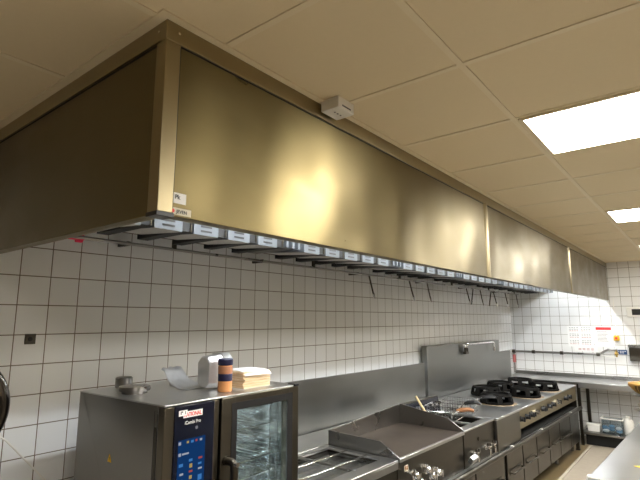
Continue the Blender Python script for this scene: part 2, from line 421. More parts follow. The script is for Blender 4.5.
# ------------------------------------------------------------------ combi oven
OV = thing('combi_oven', 'stainless combi oven with dark touch panel and glass door', 'oven', (.990, .228, .465), math.radians(1.2))
OH, OW, OD = 1.0135, .826, .695
bm = BM(); box(bm, -OD, -.665, 0, OW, 0, OH); box(bm, -.665, -.05, 0, .014, 0, OH); box(bm, -.665, -.05, OW-.014, OW, 0, OH)
box(bm, -.665, -.05, .014, OW-.014, 0, .14); box(bm, -.665, -.05, .014, OW-.014, OH-.07, OH); box(bm, -.665, -.05, .014, .30, .14, OH-.07)
obj('casing', bm, 'oven_steel', OV, bev=.002)
bm = BM(); box(bm, -OD-.002, -.0, -.003, OW+.003, OH, OH+.006); obj('top_plate', bm, 'steel_top', OV, bev=.002)
bm = BM(); box(bm, -.655, -.08, .305, .312, .14, OH-.08); box(bm, -.655, -.08, OW-.03, OW-.02, .14, OH-.08); box(bm, -.655, -.648, .312, OW-.03, .14, OH-.08)
box(bm, -.655, -.08, .312, OW-.03, .14, .147); box(bm, -.655, -.08, .312, OW-.03, OH-.087, OH-.08)
obj('cavity', bm, 'chrome', OV)
# control column
bm = BM(); box(bm, -.05, -.004, 0, .048, .01, OH-.004); box(bm, -.05, -.004, .255, .285, .01, OH-.004); box(bm, -.05, -.012, .048, .255, .01, .16)
obj('front_frame', bm, 'oven_front', OV, bev=.004)
cp = obj('control_panel', box(BM(), -.05, -.002, .048, .255, .16, OH-.005), 'navy', OV, bev=.003)
sc = obj('touch_screen', box(BM(), -.002, -.0008, .070, .208, .60, .872), 'screen', cp, smooth=False)
def icons(m, lst, nm):
    for (a, b, w, h) in lst: a -= .005; b -= .026; obj(nm, box(BM(), -.0008, -.0002, a-w/2, a+w/2, b-h/2, b+h/2), m, sc, smooth=False)
icons('icon_blue', [(.092,.800,.020,.012),(.14,.812,.018,.010),(.19,.735,.020,.022),(.092,.690,.014,.024),(.188,.790,.018,.008),(.145,.885,.014,.010),(.144,.700,.02,.008)], 'blue_icon')
icons('icon_white', [(.082,.886,.012,.012),(.084,.842,.012,.012),(.112,.842,.034,.007),(.092,.738,.020,.010),(.19,.770,.02,.007),(.096,.765,.018,.008),(.19,.885,.012,.009),(.142,.668,.018,.008),(.19,.690,.016,.018)], 'white_icon')
icons('icon_gold', [(.142,.790,.014,.016),(.142,.745,.014,.014),(.122,.886,.011,.009),(.19,.668,.014,.012)], 'gold_icon')
icons('icon_red', [(.190,.812,.020,.008),(.142,.768,.018,.008),(.166,.886,.010,.009)], 'red_icon')
lb = obj('logo_badge', box(BM(), -.0022, -.0008, .090, .188, .958, .983), 'paper', cp, label='white badge with red lettering')
text('logo_print', 'RATIONAL', .0225, 'red', lb, (-.0006, .0925, .9627), FRONT, bold=.0005, sx=.82)
text('model_print', 'iCombi Pro', .0195, 'paper', cp, (-.0016, .098, .931), FRONT, sx=.9)
bm = BM(); lathe(bm, [(.007,-.0018),(.007,-.0010),(.005,-.0010),(.005,-.0018)], 16, o=(0,.160,.911), axis='x'); obj('power_symbol', bm, 'ink', cp)
bm = BM(); box(bm, -.0006, .0002, .066, .108, .968, .990); s2 = obj('blank_sticker', bm, 'paper', cp, label='white sticker over the logo')
bm = BM(); box(bm, .0002, .0005, .074, .079, .974, .987); box(bm, .0002, .0005, .080, .086, .981, .987); box(bm, .0002, .0005, .096, .100, .974, .986); obj('sticker_print', bm, 'ink', s2)
# door
dr = obj('door', bpy.context.scene and (lambda b: (box(b, -.05, .004, .293, .372, .05, OH-.002), box(b, -.05, .004, .752, OW, .05, OH-.002), box(b, -.05, .004, .372, .752, .05, .14), box(b, -.05, .004, .372, .752, OH-.040, OH-.002), b)[-1])(BM()), 'oven_front', OV, bev=.003)
bm = BM(); box(bm, -.004, .003, .352, .385, .12, OH-.03); box(bm, -.004, .003, .735, .775, .12, OH-.03); box(bm, -.004, .003, .385, .735, .12, .15); box(bm, -.004, .003, .385, .735, OH-.062, OH-.03)
bmesh.ops.translate(bm, verts=bm.verts, vec=(.0025,0,0)); obj('glass_border', bm, 'black', dr)
obj('glass_pane', box(BM(), -.002, .003, .385, .735, .15, OH-.062), 'glass', dr)
bm = BM(); tube(bm, arc([(.0,.325,.742),(.055,.325,.742),(.062,.325,.70),(.062,.325,.43)], 5, .03), .017, 12); lathe(bm, [(.021,.0),(.021,.012)], 16, o=(.0,.325,.742), axis='x')
obj('handle', bm, 'steel_dark', dr)
bm = BM(); cyl(bm, (.0455,.325,.737), (.0805,.325,.737), .010); obj('handle_lock', bm, 'chrome', dr)
bm = BM(); box(bm, -.045, .010, OW-.035, OW-.003, OH-.002, OH+.010); obj('hinge', bm, 'black', dr, bev=.003)
# racks inside
for side in (.36, .765):
    bm = BM()
    for xx in (-.60, -.15): tube(bm, [(xx,side,.15),(xx,side,OH-.09)], .007, 8)
    for q in range(9):
        zz = .20 + q*.078
        tube(bm, [(-.62,side,zz),(-.12,side,zz)], .005, 6); tube(bm, [(-.62,side+(.02 if side<.5 else -.02),zz-.004),(-.12,side+(.02 if side<.5 else -.02),zz-.004)], .004, 6)
    obj('rack_frame', bm, 'chrome', OV)
for zz in (.436, .592, .67, .826):
    bm = BM()
    for q in range(8): tube(bm, [(-.62,.385+q*.05,zz),(-.12,.385+q*.05,zz)], .0042, 6)
    for xx in (-.62,-.37,-.12): tube(bm, [(xx,.36,zz-.004),(xx,.765,zz-.004)], .004, 6)
    obj('wire_shelf', bm, 'chrome', OV)
bm = BM(); lathe(bm, [(.12,-.645),(.12,-.63),(.04,-.625)], 28, o=(0,.55,.55), axis='x'); obj('fan_cover', bm, 'steel', OV)
obj('cavity_lamp', box(BM(), -.075, -.06, .322, .345, .2, .9), 'oven_lamp', OV, smooth=False)
# side sticker and service strip
bm = BM(); prism(bm, [(-.405,.742),(-.375,.742),(-.390,.776)], -.0012, .0, 'y'); w = obj('warning_sticker', bm, 'yellow', OV, label='yellow triangle warning sticker')
bm = BM(); box(bm, -.392, -.388, -.0016, -.001, .750, .764); obj('warning_mark', bm, 'black', w)
bm = BM(); box(bm, -.052, -.050, -.001, .001, .02, OH-.02); box(bm, -.072, -.070, -.001, .001, .02, OH-.02); obj('side_seam', bm, 'black', OV)
bm = BM(); box(bm, -.068, -.056, -.0012, .0, .60, .93); obj('vent_grille', bm, 'steel_dark', OV)
# fittings on the top
bm = BM(); lathe(bm, [(.042,OH),(.042,OH+.052),(.038,OH+.056),(.036,OH+.02),(.0,OH+.02)], 28, o=(-.640,.195,0)); obj('exhaust_pipe', bm, 'steel', OV)
bm = BM(); lathe(bm, [(.058,OH+.006),(.058,OH+.018),(.070,OH+.018),(.073,OH+.026),(.070,OH+.038),(.0,OH+.043)], 32, o=(-.415,.118,0)); obj('vent_cap', bm, 'steel', OV)
for a in (-.67, -.06):
    for b in (.06, OW-.06):
        bm = BM(); lathe(bm, [(.02,-.065),(.025,-.06),(.022,0)], 16, o=(a,b,0)); obj('foot', bm, 'black', OV)
t = thing('oven_stand', 'stainless open stand carrying the combi oven', 'stand', (.990, .228, 0), math.radians(1.2))
obj('stand_top', box(BM(), -.72, 0, 0, .852, .365, .40), 'steel', t, bev=.003)
for a in (-.70, -.045):
    for b in (.012, .80):
        obj('leg', box(BM(), a, a+.035, b, b+.035, 0, .366), 'steel', t, bev=.003)
obj('shelf', box(BM(), -.70, -.02, .02, .83, .12, .14), 'steel', t)

# ------------------------------------------------------------------ things on the oven
TZ = .465 + OH + .0065
bm = BM()
prof = [(-.205,.092),(-.19,.088),(-.165,.068),(-.14,.042),(-.11,.022),(-.07,.008),(-.04,.003),(-.015,.002),(.01,.002)]
rows = []
for i, (s, h) in enumerate(prof):
    row = []
    for k in range(9):
        wv = (k/8-.5)*.16*(1-.25*max(0,-s-.1)/.1)
        row.append(bm.verts.new((wv, s, max(.0012, h + (.006*math.sin(k*2.1+i*1.7) if h > .003 else 0)))))
    rows.append(row)
for a, b in zip(rows, rows[1:]):
    for k in range(8): bm.faces.new((a[k], a[k+1], b[k+1], b[k]))
o = obj('foil_sheet', bm, 'foil', loc=(.685, .615, TZ)); o.rotation_euler = (0,0,math.radians(-82))
s = o.modifiers.new('thick', 'SOLIDIFY'); s.thickness = .0012
tag(o, 'curled sheet of aluminium foil lying on the oven behind the tins', 'foil')
o = obj('foil_sheet', box(BM(), -.10, .10, -.14, .14, 0, .0012), 'foil', loc=(.80, .82, TZ))
tag(o, 'flat sheet of silver foil under the stack of tan paper', 'foil')
def foil_tray(y, label):
    # a deep foil tray stood on edge, base toward the camera
    bm = BM()
    def ring(yy, hw, z0, z1, c):
        pts = [(-hw+c,z0),(hw-c,z0),(hw,z0+c),(hw,z1-c),(hw-c,z1),(-hw+c,z1),(-hw,z1-c),(-hw,z0+c)]
        return [bm.verts.new((a, yy, b)) for a, b in pts]
    R = [ring(0,.044,.012,.150,.022), ring(.010,.049,.008,.158,.024), ring(.085,.054,.004,.166,.024), ring(.086,.061,.001,.173,.024), ring(.090,.061,.001,.173,.024),
         ring(.089,.054,.004,.166,.024), ring(.014,.047,.010,.156,.024), ring(.006,.042,.014,.148,.022)]
    for a, b in zip(R, R[1:]):
        for k in range(8): bm.faces.new((a[k], a[(k+1)%8], b[(k+1)%8], b[k]))
    bm.faces.new(R[0][::-1]); bm.faces.new(R[-1])
    o = obj('foil_tray', bm, 'foil', bev=.003, loc=(.742, y, TZ)); return tag(o, label, 'foil tray', 'foil trays standing on edge on the oven')
o0 = foil_tray(.602, 'silver foil tray standing on edge on the oven, outermost, its base toward the left')
for i in range(1, 5):
    c = o0.copy(); COL.objects.link(c); c.location = (.742, .602+.0105*i, TZ)
    c['label'] = 'silver foil tray nested behind the outermost one, only its rim showing'
t = thing('spice_jar', 'orange spice jar with a navy lid in front of the foil trays', 'jar', (.872, .632, TZ))
bm = BM(); lathe(bm, [(.031,0),(.034,.004),(.034,.118),(.030,.126)], 28); obj('jar_body', bm, 'spice', t)
bm = BM(); lathe(bm, [(.0342,.084),(.0345,.085),(.0345,.117),(.0342,.118)], 28); obj('upper_label', bm, 'spice_red', t, label='brown-red upper label band')
bm = BM(); lathe(bm, [(.0342,.050),(.0346,.051),(.0346,.083),(.0342,.084)], 28); lb = obj('label_band', bm, 'cap_navy', t, label='dark navy label band')
bm = BM(); lathe(bm, [(.035,.124),(.036,.127),(.036,.150),(.033,.154),(.0,.155)], 28); obj('lid', bm, 'cap_navy', t)
n = 13
for i in range(n):
    hh = .0062
    bm = BM(); a = random.uniform(-.003,.003); b = random.uniform(-.003,.003)
    xs = [-.075+i*.0003, .072]
    N = 8; A = []; B = []
    for r in range(N+1):
        yy = -.092 + .184*r/N; wob = .0012*math.sin(r*1.3+i)
        A.append([bm.verts.new((xx+a, yy+b, (.0005 if i == 0 else 0)+wob*(0 if i == 0 else 1))) for xx in xs]); B.append([bm.verts.new((xx+a, yy+b, hh-.0006+wob)) for xx in xs])
    for r in range(N):
        bm.faces.new((A[r][0],A[r][1],A[r+1][1],A[r+1][0])); bm.faces.new((B[r][0],B[r][1],B[r+1][1],B[r+1][0]))
        bm.faces.new((A[r][0],A[r+1][0],B[r+1][0],B[r][0])); bm.faces.new((A[r][1],A[r+1][1],B[r+1][1],B[r][1]))
    bm.faces.new((A[0][0],A[0][1],B[0][1],B[0][0])); bm.faces.new((A[N][0],A[N][1],B[N][1],B[N][0]))
    o = obj('paper_bag', bm, 'kraft' if i % 2 else 'kraft_pale', loc=(.822, .828, TZ+.0014+i*hh)); o.rotation_euler = (0,0,math.radians(random.uniform(-2.5,2.5)))
    tag(o, 'tan paper bag in the neat pile on the oven', 'paper bag', 'tan paper bags piled on the oven')
bm = BM(); rows = []
for r in range(9):
    xx = -.075 + .17*r/8; drop = -.022*max(0,(xx-.055)/.04)**1.5 if xx > .055 else 0
    rows.append([bm.verts.new((xx, yy, .002+drop+.001*math.sin(yy*30+1))) for yy in (-.085,-.03,.03,.085)])
for a, b in zip(rows, rows[1:]):
    for k in range(3): bm.faces.new((a[k],a[k+1],b[k+1],b[k]))
o = obj('paper_sheet', bm, 'paper', loc=(.817,.829,TZ+.0014+n*.0062+.002)); o.rotation_euler = (0,0,math.radians(-6))
s = o.modifiers.new('thick','SOLIDIFY'); s.thickness = .001
tag(o, 'white paper sheet lying on top of the pile of tan paper bags', 'paper')

# ------------------------------------------------------------------ the cooking line (its front runs at a slight angle to the wall)
TH = -math.atan(.030)
def LP(s, z=0., d=0.):
    return (1.0 + .030*(s-1.85) + d, s, z)
# splashbacks
def splash(name, y0, y1, x, z0, z1, th, label):
    o = obj('splashback_panel', box(BM(), 0, th, 0, y1-y0, 0, z1-z0), 'splash', bev=.003, loc=(x, y0, z0)); o.rotation_euler = (0,0,TH)
    return tag(o, label, 'splashback')
splash('a', 1.12, 4.27, .004, .88, 1.328, .012, 'long low steel splashback on the tiles behind the griddle')
SP = thing('splashback_panel', 'tall steel splashback behind the fryer and burners carrying the swivel tap', 'splashback', (.03, 4.36, .88), TH)
obj('panel', box(BM(), 0, .075, 0, 2.33, 0, .63), 'splash', SP, bev=.004)
splash('c', 6.71, 7.32, .02+.07, .88, 1.322, .03, 'short steel splashback at the far end beside the corner')
t = thing('swivel_tap', 'folding chrome swivel tap fixed high on the tall splashback', 'tap', (.160, 5.36, 1.40), TH)
bm = BM(); box(bm, -.012, .03, -.03, .06, -.03, .0); cyl(bm, (.014,.04,-.01),(.014,.04,.05), .018); cyl(bm, (.014,-.015,-.01),(.014,-.015,.05), .016); obj('tap_body', bm, 'steel_dark', t)
bm = BM(); tube(bm, arc([(.014,.04,.03),(.014,.04,.098),(.03,.90,.094),(.03,.96,.09),(.03,.965,.02)], 5, .05), .014, 10); obj('spout', bm, 'chrome', t)
bm = BM(); tube(bm, arc([(.014,-.015,.03),(.014,-.015,.088),(.014,-.10,.093)], 4, .03), .011, 10); obj('tap_lever', bm, 'chrome', t)
bm = BM(); lathe(bm, [(.018,-.03),(.018,.02),(.012,.025)], 14, o=(.03,.965,0)); obj('spout_nozzle', bm, 'chrome', t)

# ledge behind the shallow appliances
o = obj('rear_ledge', box(BM(), -.945, -.605, 0, 2.64, -.03, 0), 'steel_top', bev=.003, loc=LP(1.12, .90)); o.rotation_euler = (0,0,TH)
tag(o, 'narrow steel ledge between the griddle and the low splashback', 'ledge')

# base cabinets
t = thing('base_cabinet', 'low stainless base cabinet with drawers under the cooking appliances', 'cabinet', LP(1.12, 0), TH)
L0 = 1.12
bm = BM(); box(bm, -.93, .012, 0, 6.88-L0, .14, .575); obj('carcass', bm, 'steel_dark', t, bev=.002)
bm = BM(); box(bm, -.93, .045, 0, 6.88-L0, .575, .60); obj('ledge_top', bm, 'steel_top', t, bev=.003)
bm = BM(); tube(bm, [(.048,0,.585),(.048,6.90-L0,.585)], .024, 14); obj('front_rail', bm, 'steel_dark', t)
for s in (4.05, 5.0, 6.3):
    bm = BM(); box(bm, .034, .066, s-L0, s-L0+.035, .602, .612); obj('rail_clip', bm, 'white', t, bev=.003)
edges = [1.30, 1.95, 2.60, 3.22, 3.90, 4.42, 4.885, 5.36, 5.82, 6.33]
for i, (a, b) in enumerate(zip(edges, edges[1:])):
    g0, g1 = a-L0+.012, b-L0-.012
    if abs(a-3.90) < .01: g0 += .05
    dw = obj('drawer', box(BM(), .012, .032, g0, g1, .155, .553), 'steel_dark', t, bev=.002)
    c = (g0+g1)/2; w = (g1-g0)*.34
    bm = BM(); tube(bm, arc([(.030,c-w,.365),(.072,c-w,.365),(.072,c+w,.365),(.030,c+w,.365)], 4, .012), .008, 8); box(bm, .031, .036, c-w-.01, c+w+.01, .345, .392)
    obj('handle', bm, 'steel_dark', dw)
bm = BM(); box(bm, .012, .026, 6.36-L0, 6.83-L0, .155, .553); obj('side_panel', bm, 'steel_dark', t, bev=.002)
bm = BM(); box(bm, .0122, .0135, 3.895-L0, 3.945-L0, .155, .56); obj('gap', bm, 'void', t)
bm = BM()
for s in (1.2, 2.4, 3.6, 4.8, 6.0, 6.8):
    for d in (-.85, -.08): cyl(bm, (d, s-L0, 0), (d, s-L0, .141), .022)
obj('feet', bm, 'steel', t)

# bain-marie
t = thing('bain_marie', 'stainless bain-marie with divider bars and water beside the oven', 'bain-marie', LP(1.14, 0), TH)
A0, A1 = 0, .885
bm = BM(); box(bm, -.58, 0, A0, A1, .60, .70); box(bm, -.58, -.555, A0, A1, .70, .885); box(bm, -.085, 0, A0, A1, .70, .885); box(bm, -.555, -.085, A0, .03, .70, .885); box(bm, -.555, -.085, A1-.05, A1, .70, .885)
obj('body', bm, 'steel_dark', t, bev=.002)
bm = BM(); box(bm, -.60, -.545, A0, A1, .885, .90); box(bm, -.085, .012, A0, A1, .885, .90); box(bm, -.545, -.085, A0, .035, .885, .90); box(bm, -.545, -.085, A1-.055, A1, .885, .90); box(bm, .0, .012, A0, A1, .84, .885)
obj('rim', bm, 'steel_top', t, bev=.003)
bm = BM(); box(bm, -.545, -.085, .035, A1-.055, .835, .85); obj('basin', bm, 'steel_top', t)
bm = BM(); box(bm, -.5449, -.0851, .0351, A1-.0551, .8505, .877); obj('water', bm, 'water', t)
for xx in (-.39, -.215):
    bm = BM(); box(bm, xx-.011, xx+.011, .02, A1-.04, .889, .904); obj('divider_bar', bm, 'chrome', t, bev=.003)
bm = BM(); box(bm, -.56, -.07, .50, .524, .887, .901); obj('divider_bar', bm, 'steel', t, bev=.003)
bm = BM()
for yy in (.3,.62): lathe(bm, [(.028,.012),(.026,.034),(.012,.038)], 18, o=(0,yy,.72), axis='x')
obj('knob', bm, 'chrome', t)

# griddle
t = thing('griddle', 'stainless griddle with brown flat plate and raised splash guards', 'griddle', LP(2.035, 0), TH)
GW = 1.03
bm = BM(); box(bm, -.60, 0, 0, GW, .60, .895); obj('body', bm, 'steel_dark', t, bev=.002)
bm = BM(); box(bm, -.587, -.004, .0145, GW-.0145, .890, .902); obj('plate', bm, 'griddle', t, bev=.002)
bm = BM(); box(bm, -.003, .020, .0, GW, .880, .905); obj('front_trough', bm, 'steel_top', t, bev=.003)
bm = BM(); prism(bm, [(-.60,.89),(.018,.89),(.018,.905),(-.135,.992),(-.60,1.002)], 0, .014, 'y'); obj('side_guard', bm, 'steel', t, bev=.0015)
bm = BM(); prism(bm, [(-.60,.89),(.018,.89),(.018,.912),(-.115,.995),(-.58,1.065),(-.60,1.065)], GW-.014, GW, 'y'); obj('side_guard', bm, 'steel', t, bev=.0015)
bm = BM(); prism(bm, [(0,.89),(GW,.89),(GW,1.065),(GW-.03,1.062),(0,1.002)], -.60, -.588, 'x'); obj('back_guard', bm, 'steel', t, bev=.0015)
bm = BM(); box(bm, .0002, .0015, .085, .135, .80, .84); st = obj('front_sticker', bm, 'cloth', t, label='pale sticker with small dark print')
bm = BM(); box(bm, .0015, .002, .093, .106, .807, .834); box(bm, .0015, .002, .113, .128, .807, .834); obj('sticker_print', bm, 'wood_orange', st)
for yy, zz in ((.21,.755),(.275,.70),(.385,.755),(.45,.70),(.54,.70)):
    bm = BM(); lathe(bm, [(.034,.0),(.034,.006),(.026,.008),(.024,.040),(.020,.045),(.0,.046)], 20, o=(0,yy,zz), axis='x'); box(bm, .040, .056, yy-.006, yy+.006, zz-.024, zz+.024)
    obj('knob', bm, 'chrome', t)

# fryer
FS = 3.085
t = thing('fryer', 'stainless deep fryer with dark basins and raised rear control head', 'fryer', LP(FS, 0), TH)
FW = .665
bm = BM(); box(bm, -.60, 0, 0, FW, .60, .72); box(bm, -.60, -.50, 0, FW, .72, .89); box(bm, -.08, 0, 0, FW, .72, .89); box(bm, -.5, -.08, 0, .03, .72, .89); box(bm, -.5, -.08, FW-.03, FW, .72, .89); box(bm, -.5, -.08, .315, .35, .72, .89)
obj('body', bm, 'steel_dark', t, bev=.002)
bm = BM(); box(bm, -.60, -.50, 0, FW, .89, .905); box(bm, -.075, .012, 0, FW, .89, .905); box(bm, -.5, -.075, 0, .03, .89, .905); box(bm, -.5, -.075, FW-.03, FW, .89, .905); box(bm, -.5, -.075, .315, .35, .89, .905)
obj('rim', bm, 'steel_top', t, bev=.003)
for a, b in ((.03,.315),(.35,FW-.03)):
    bm = BM(); box(bm, -.5, -.08, a, b, .725, .80); obj('oil_basin', bm, 'void', t)
bm = BM(); prism(bm, [(-.60,.905),(-.53,.905),(-.565,1.06),(-.60,1.06)], 0, FW+.008, 'y'); hd = obj('control_head', bm, 'steel_dark', t, bev=.003)
bm = BM(); quad_slab(bm, [(-.5335,.02,.925),(-.5335,FW-.012,.925),(-.5620,FW-.012,1.052),(-.5620,.02,1.052)], .004); obj('control_fascia', bm, 'navy', hd)
for i, yy in enumerate((.10,.20,.27,.46,.55,.62)):
    bm = BM(); c = Vector((-.545,yy,.995)); d = Vector((.975,0,.22)); cyl(bm, c, c+d*.035, .018, .014, 14)
    obj('knob', bm, ['black','galv','galv','chrome','chrome','black'][i], hd)
bm = BM(); lathe(bm, [(.018,.0),(.018,.008),(.008,.010)], 16, o=(0,.30,.79), axis='x'); obj('drain_plug', bm, 'steel_dark', t)
bm = BM(); quad_slab(bm, [(.015,.02,.66),(.05,.01,.64),(.05,.12,.645),(.015,.13,.665)], .05); obj('metal_flap', bm, 'steel_top', t, bev=.003, label='bent shiny metal flap')
for yy in (.18, .44, .56):
    bm = BM(); tube(bm, arc([(0,yy,.69),(.045,yy,.69),(.05,yy,.63)], 4, .02), .011, 10); lathe(bm, [(.02,.0),(.02,.01)], 14, o=(0,yy,.69), axis='x'); lathe(bm, [(.015,.70),(.022,.712),(.018,.735),(.0,.737)], 14, o=(.040,yy,0))
    obj('drain_tap', bm, 'chrome', t)
def fryer_basket(s, d, z, rz, label, hand='black', tilt=0.):
    b = thing('fryer_basket', label, 'fryer basket', LP(s, z, d), TH+rz, 'wire fryer baskets')
    if tilt: b.rotation_euler = (0, tilt, TH+rz)
    bm = BM(); W, Dp, Hh = .115, .15, .11
    for zz in (0, Hh*.5, Hh):
        for p, q in (((-Dp,-W),(Dp,-W)),((Dp,-W),(Dp,W)),((Dp,W),(-Dp,W)),((-Dp,W),(-Dp,-W))):
            tube(bm, [(p[0],p[1],zz),(q[0],q[1],zz)], .0032 if zz in (0,Hh) else .0018, 6)
    for k in range(13):
        xx = -Dp + 2*Dp*k/12
        tube(bm, [(xx,-W,Hh),(xx,-W,0),(xx,W,0),(xx,W,Hh)], .0014, 5)
    for k in range(9):
        yy = -W + 2*W*k/8
        tube(bm, [(-Dp,yy,Hh),(-Dp,yy,0),(Dp,yy,0),(Dp,yy,Hh)], .0014, 5)
    obj('wire_body', bm, 'chrome', b)
    bm = BM(); tube(bm, arc([(Dp,-.03,Hh*.5),(Dp+.02,-.018,Hh+.02),(Dp+.09,-.01,Hh+.04)], 4, .03), .004, 8); tube(bm, arc([(Dp,.03,Hh*.5),(Dp+.02,.018,Hh+.02),(Dp+.09,.01,Hh+.04)], 4, .03), .004, 8)
    obj('handle_wire', bm, 'chrome', b)
    bm = BM(); tube(bm, [(Dp+.05,0,Hh+.030),(Dp+.08,0,Hh+.042),(Dp+.16,0,Hh+.052),(Dp+.20,0,Hh+.040)], [.013,.018,.018,.012], 10); obj('grip', bm, hand, b)
    return b
fryer_basket(3.24, -.34, .87, .45, 'wire fryer basket beside the griddle guard with an orange wooden grip', 'wood_orange')
fryer_basket(3.52, -.38, .906, .15, 'wire fryer basket resting over the far fryer basin with a black grip')
o = thing('spatula', 'pale wooden handle leaning out of the fryer behind the griddle guard', 'spatula', LP(3.155, .87, -.31), 0)
bm = BM(); tube(bm, [(0,0,.03),(-.19,.06,.25)], .0105, 10); obj('handle', bm, 'wood', o)
bm = BM(); quad_slab(bm, [(.0,-.03,.0),(.0,.04,.0),(.0,.04,.05),(.0,-.03,.05)], .003); obj('blade', bm, 'steel', o)

# plain spacer unit between fryer and burners
XS = 3.765
t = thing('spacer_cabinet', 'plain stainless box unit standing between the fryer and the gas burners', 'cabinet', LP(XS, 0), TH)
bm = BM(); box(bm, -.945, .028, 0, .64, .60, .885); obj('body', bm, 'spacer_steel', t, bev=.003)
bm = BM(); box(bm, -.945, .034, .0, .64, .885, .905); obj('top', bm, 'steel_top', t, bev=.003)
fryer_basket(3.93, -.40, .906, .22, 'large wire fryer basket resting on the steel top beside the burners')

# gas range
RS = 4.41
RL = 2.42
t = thing('gas_range', 'stainless gas range with a row of black knobs along its front', 'gas range', LP(RS, 0), TH)
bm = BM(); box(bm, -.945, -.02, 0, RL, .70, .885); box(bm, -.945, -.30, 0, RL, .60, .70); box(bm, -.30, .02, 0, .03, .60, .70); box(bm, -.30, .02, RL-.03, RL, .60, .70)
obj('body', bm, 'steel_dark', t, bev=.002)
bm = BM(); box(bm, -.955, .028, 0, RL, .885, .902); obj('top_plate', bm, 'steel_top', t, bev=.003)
bm = BM(); prism(bm, [(-.02,.70),(.02,.70),(.012,.878),(-.02,.884)], .002, RL-.002, 'y'); cpn = obj('control_fascia', bm, 'hood_trim', t, bev=.002)
bm = BM(); box(bm, -.29, .018, .031, RL-.031, .601, .606); obj('crumb_tray', bm, 'void', t)
ky = [.05, .22, .36, .42, .56, .80, .86, 1.05, 1.22, 1.42, 1.46, 1.80, 1.98]
for i, yy in enumerate(ky):
    yy = min(yy, RL-.1)
    bm = BM(); lathe(bm, [(.030,.014),(.030,.020),(.024,.022),(.022,.052),(.0,.054)], 18, o=(0,yy,.795), axis='x'); box(bm, .05, .066, yy-.006, yy+.006, .772, .818)
    obj('knob', bm, 'chrome' if i in (4, 9) else 'black', cpn)
RB = [(-.29, .225), (-.20, .92), (-.18, 1.64), (-.60, .72), (-.62, 1.27), (-.54, 1.80)]
for d, s in RB:
    bm = BM(); rp = .21 if d > -.3 else .175; lathe(bm, [(rp,.902),(rp-.002,.9045),(.0,.9045)], 28, o=(d,s,0)); pn = obj('burner_pan', bm, 'burner_pan', t)
    bm = BM(); lathe(bm, [(.055,.904),(.055,.925),(.03,.932),(.0,.932)], 20, o=(d,s,0)); obj('burner', bm, 'iron', pn)
def wok_ring(d, s, label):
    r = thing('wok_ring', label, 'wok ring', LP(RS+s, .905, d), TH + random.uniform(-.3,.3), 'black cast iron wok rings on the range')
    bm = BM()
    lathe(bm, [(.185,.0),(.188,.018),(.160,.024),(.155,.0)], 32); 
    obj('base_ring', bm, 'iron', r)
    bm = BM(); lathe(bm, [(.150,.078),(.168,.082),(.160,.105),(.140,.103),(.138,.085)], 32); obj('top_ring', bm, 'iron', r)
    for k in range(6):
        a = 2*PI*k/6; c, s_ = math.cos(a), math.sin(a)
        bm = BM(); hw = .028
        def pt(rad, off, z): return (rad*c - off*s_, rad*s_ + off*c, z)
        A = [pt(.188,-hw,.015), pt(.188,hw,.015), pt(.150,hw,.015), pt(.150,-hw,.015)]
        B = [pt(.168,-hw,.09), pt(.168,hw,.09), pt(.142,hw,.09), pt(.142,-hw,.09)]
        va = [bm.verts.new(p) for p in A]; vb = [bm.verts.new(p) for p in B]
        for i in range(4): bm.faces.new((va[i], va[(i+1)%4], vb[(i+1)%4], vb[i]))
        bm.faces.new(va[::-1]); bm.faces.new(vb); obj('rib', bm, 'iron', r)
    for c in r.children:
        for v in c.data.vertices: v.co.x *= .96; v.co.y *= .96
    return r
w0 = wok_ring(*RB[0], 'black cast iron wok ring at the front, nearest the fryer')
for (d, s), lab in zip(RB[1:], ['black cast iron wok ring in the middle of the front row', 'black cast iron wok ring at the far end of the front row',
        'black cast iron wok ring in the back row nearest the fryer', 'black cast iron wok ring in the middle of the back row', 'black cast iron wok ring at the far end of the back row']):
    dup(w0, LP(RS+s, .905, d), TH + random.uniform(-.4,.4), lab)

# ------------------------------------------------------------------ corner counter on the far wall
t = thing('wall_counter', 'stainless counter with a low shelf along the far wall', 'counter', (1.15, 7.56, 0))
bm = BM(); box(bm, -1.12, .98, -.34, .352, .872, .90); box(bm, -.02, .98, -.352, -.34, .82, .90); obj('worktop', bm, 'steel_top', t, bev=.004)
bm = BM(); box(bm, -1.12, .98, .335, .352, .90, .955); obj('upstand', bm, 'steel', t, bev=.003)
for a, b in ((-.05,-.32),(-.04,.29),(.93,-.32),(.93,.29)):
    obj('leg', box(BM(), a, a+.042, b, b+.042, 0, .872), 'steel_dark', t, bev=.003)
obj('low_shelf', box(BM(), -.008, .93, -.32, .33, .165, .195), 'steel', t, bev=.003)
obj('shelf_shade', box(BM(), .0, .93, -.20, .33, .0, .165), 'void', t)  # black box that paints the deep shade under the low shelf
obj('side_rail', box(BM(), -.045, -.012, -.28, .29, .18, .21), 'steel', t)
t = thing('end_post', 'square steel leg at the far end of the cooking line', 'post', LP(6.90, 0, -.01), TH)
obj('post', box(BM(), -.045, .0, 0, .045, 0, .88), 'steel_dark', t, bev=.003)
obj('post_foot', box(BM(), -.05, .005, -.005, .05, 0, .02), 'black', t)
